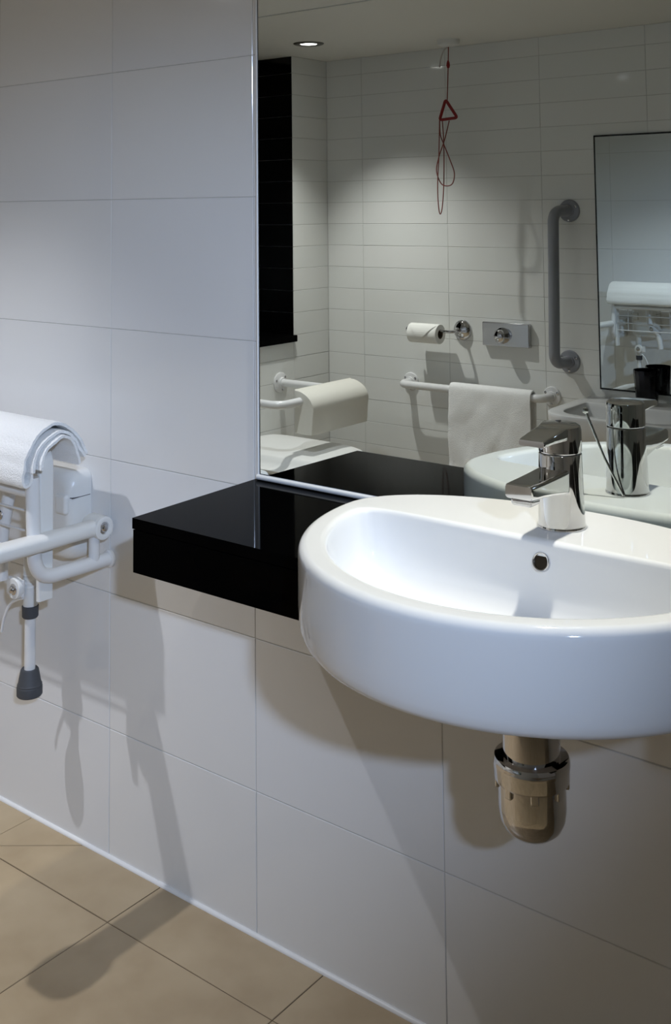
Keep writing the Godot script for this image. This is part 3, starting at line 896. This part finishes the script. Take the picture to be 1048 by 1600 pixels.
# ----------------------------------------------------------------- small basin under the tall mirror
func hand_basin() -> void:
	var t := thing("hand_basin", "small white hand basin under the tall mirror", "basin", V(-0.108, 0.0, DEPTH))
	var out := func(w: float, d: float, r: float, y: float) -> PackedVector3Array:
		var o := PackedVector3Array()
		for q in 4:
			var sx := [1, -1, -1, 1][q] as int
			var sz := [1, 1, -1, -1][q] as int
			for k in 9:
				var a := PI * 0.5 * (q + k / 8.0)
				var rr := r if sz < 0 else minf(r, 0.012)
				o.append(V(sx * (w * 0.5 - rr) + cos(a) * rr, y, -0.0015 - d * 0.5 + sz * (d * 0.5 - rr) + sin(a) * rr))
		return o
	var rings := []
	for q in [[0.24, 0.22, 0.05, 0.545], [0.40, 0.34, 0.09, 0.56], [0.50, 0.41, 0.11, 0.59], [0.555, 0.438, 0.12, 0.645], [0.565, 0.445, 0.12, 0.688], [0.560, 0.443, 0.118, 0.697], [0.548, 0.436, 0.112, 0.700]]:
		rings.append(out.call(q[0], q[1], q[2], q[3]))
	var inn := func(w: float, d: float, r: float, y: float) -> PackedVector3Array:
		var o: PackedVector3Array = out.call(w, d, r, y)
		for i in o.size(): o[i] = V(o[i].x, o[i].y, o[i].z + d * 0.5 - 0.272)
		return o
	for q in [[0.462, 0.272, 0.10, 0.6995], [0.452, 0.264, 0.096, 0.696], [0.440, 0.255, 0.092, 0.680], [0.40, 0.225, 0.08, 0.620], [0.28, 0.15, 0.06, 0.590], [0.06, 0.05, 0.02, 0.586]]:
		rings.append(inn.call(q[0], q[1], q[2], q[3]))
	obj("bowl", Geo.new().loft(rings).mesh(50), M.ceramic, t)
	obj("drain", Geo.new().lathe([[0.0, 0.592], [0.020, 0.591], [0.026, 0.587], [0.026, 0.585], [0.0, 0.585]], V(0, 0, -0.272), 24).mesh(), M.chrome, t)
	make_tap("mixer_tap", "small chrome tap on the corner of the hand basin", V(0.085, 0.700, DEPTH - 0.075), PI, false, 0.85)
	var gl := thing("tumbler", "black faceted tumbler standing on the small hand basin", "tumbler", V(-0.122, 0.700, DEPTH - 0.066))
	var tr := []
	for q in [[0.036, 0.0005], [0.040, 0.004], [0.049, 0.128], [0.0485, 0.130], [0.0465, 0.129], [0.038, 0.012], [0.010, 0.010]]:
		var rg := PackedVector3Array()
		for k in 14: rg.append(V(cos(TAU * k / 14) * q[0], q[1], sin(TAU * k / 14) * q[0]))
		tr.append(rg)
	obj("glass", Geo.new().loft(tr).mesh(15), M.smoke, gl)

# ----------------------------------------------------------------- ceiling: pull cord
func ceiling_fittings() -> void:
	var z := 2.215
	var t := thing("emergency_pull_cord", "red emergency pull cord with triangular handle hanging from the ceiling", "pull cord", V(-0.902, CEIL, z))
	obj("ceiling_rose", Geo.new().lathe([[0.0, 0.0], [0.048, 0.0], [0.048, -0.008], [0.044, -0.022], [0.030, -0.028], [0.008, -0.030], [0.0, -0.030]], V(0, 0, 0), 36).mesh(), M.white_plastic, t)
	var c := V(0.902, -CEIL, 0)
	obj("cord", Geo.new().tube(curve([V(-0.902, 2.130, 0) + c, V(-0.905, 2.05, 0) + c, V(-0.909, 1.97, 0) + c, V(-0.913, 1.902, 0) + c], 6), 0.0024, 8).mesh(), M.cord_red, t)
	obj("bead", Geo.new().lathe([[0.0, -0.016], [0.005, -0.014], [0.008, -0.004], [0.006, 0.010], [0.003, 0.018], [0.0, 0.018]], V(-0.003, -0.105, 0), 20).mesh(60), M.red, t)
	obj("loose_end", Geo.new().tube(curve([V(-0.905, 2.125, 0) + c, V(-0.925, 2.118, 0.004) + c, V(-0.944, 2.085, 0.006) + c, V(-0.951, 2.045, 0.004) + c], 6), 0.003, 8).mesh(), M.cord_white, t)
	# triangular handle, turned half away
	var tri := [V(-0.921, 1.905, 0.0) + c, V(-0.872, 1.826, 0.012) + c, V(-0.940, 1.818, -0.020) + c]
	var hg := Geo.new()
	var hp := fillet([(tri[0] + tri[2]) * 0.5, tri[0], tri[1], tri[2], (tri[0] + tri[2]) * 0.5], 0.012, 5)
	hg.tube(hp, 0.0065, 12)
	obj("triangle_handle", hg.mesh(60), M.red, t)
	obj("looped_cord", Geo.new().tube(curve([V(-0.940, 1.820, -0.018) + c, V(-0.944, 1.76, -0.010) + c, V(-0.935, 1.72, 0) + c, V(-0.908, 1.65, 0.006) + c, V(-0.888, 1.595, 0.006) + c, V(-0.895, 1.553, 0.004) + c, V(-0.918, 1.541, 0.0) + c, V(-0.948, 1.552, -0.004) + c, V(-0.968, 1.605, -0.006) + c, V(-0.956, 1.665, -0.004) + c, V(-0.932, 1.735, 0.004) + c, V(-0.906, 1.815, 0.002) + c], 7), 0.0024, 8).mesh(), M.cord_red, t)
	obj("looped_cord", Geo.new().tube(curve([V(-0.944, 1.818, -0.014) + c, V(-0.948, 1.74, -0.012) + c, V(-0.953, 1.66, -0.010) + c, V(-0.962, 1.56, -0.008) + c, V(-0.963, 1.48, -0.006) + c, V(-0.957, 1.425, -0.004) + c, V(-0.948, 1.445, 0.0) + c, V(-0.941, 1.53, 0.004) + c, V(-0.938, 1.64, 0.006) + c, V(-0.938, 1.74, 0.006) + c, V(-0.934, 1.818, -0.008) + c], 6), 0.0023, 8).mesh(), M.cord_red, t)
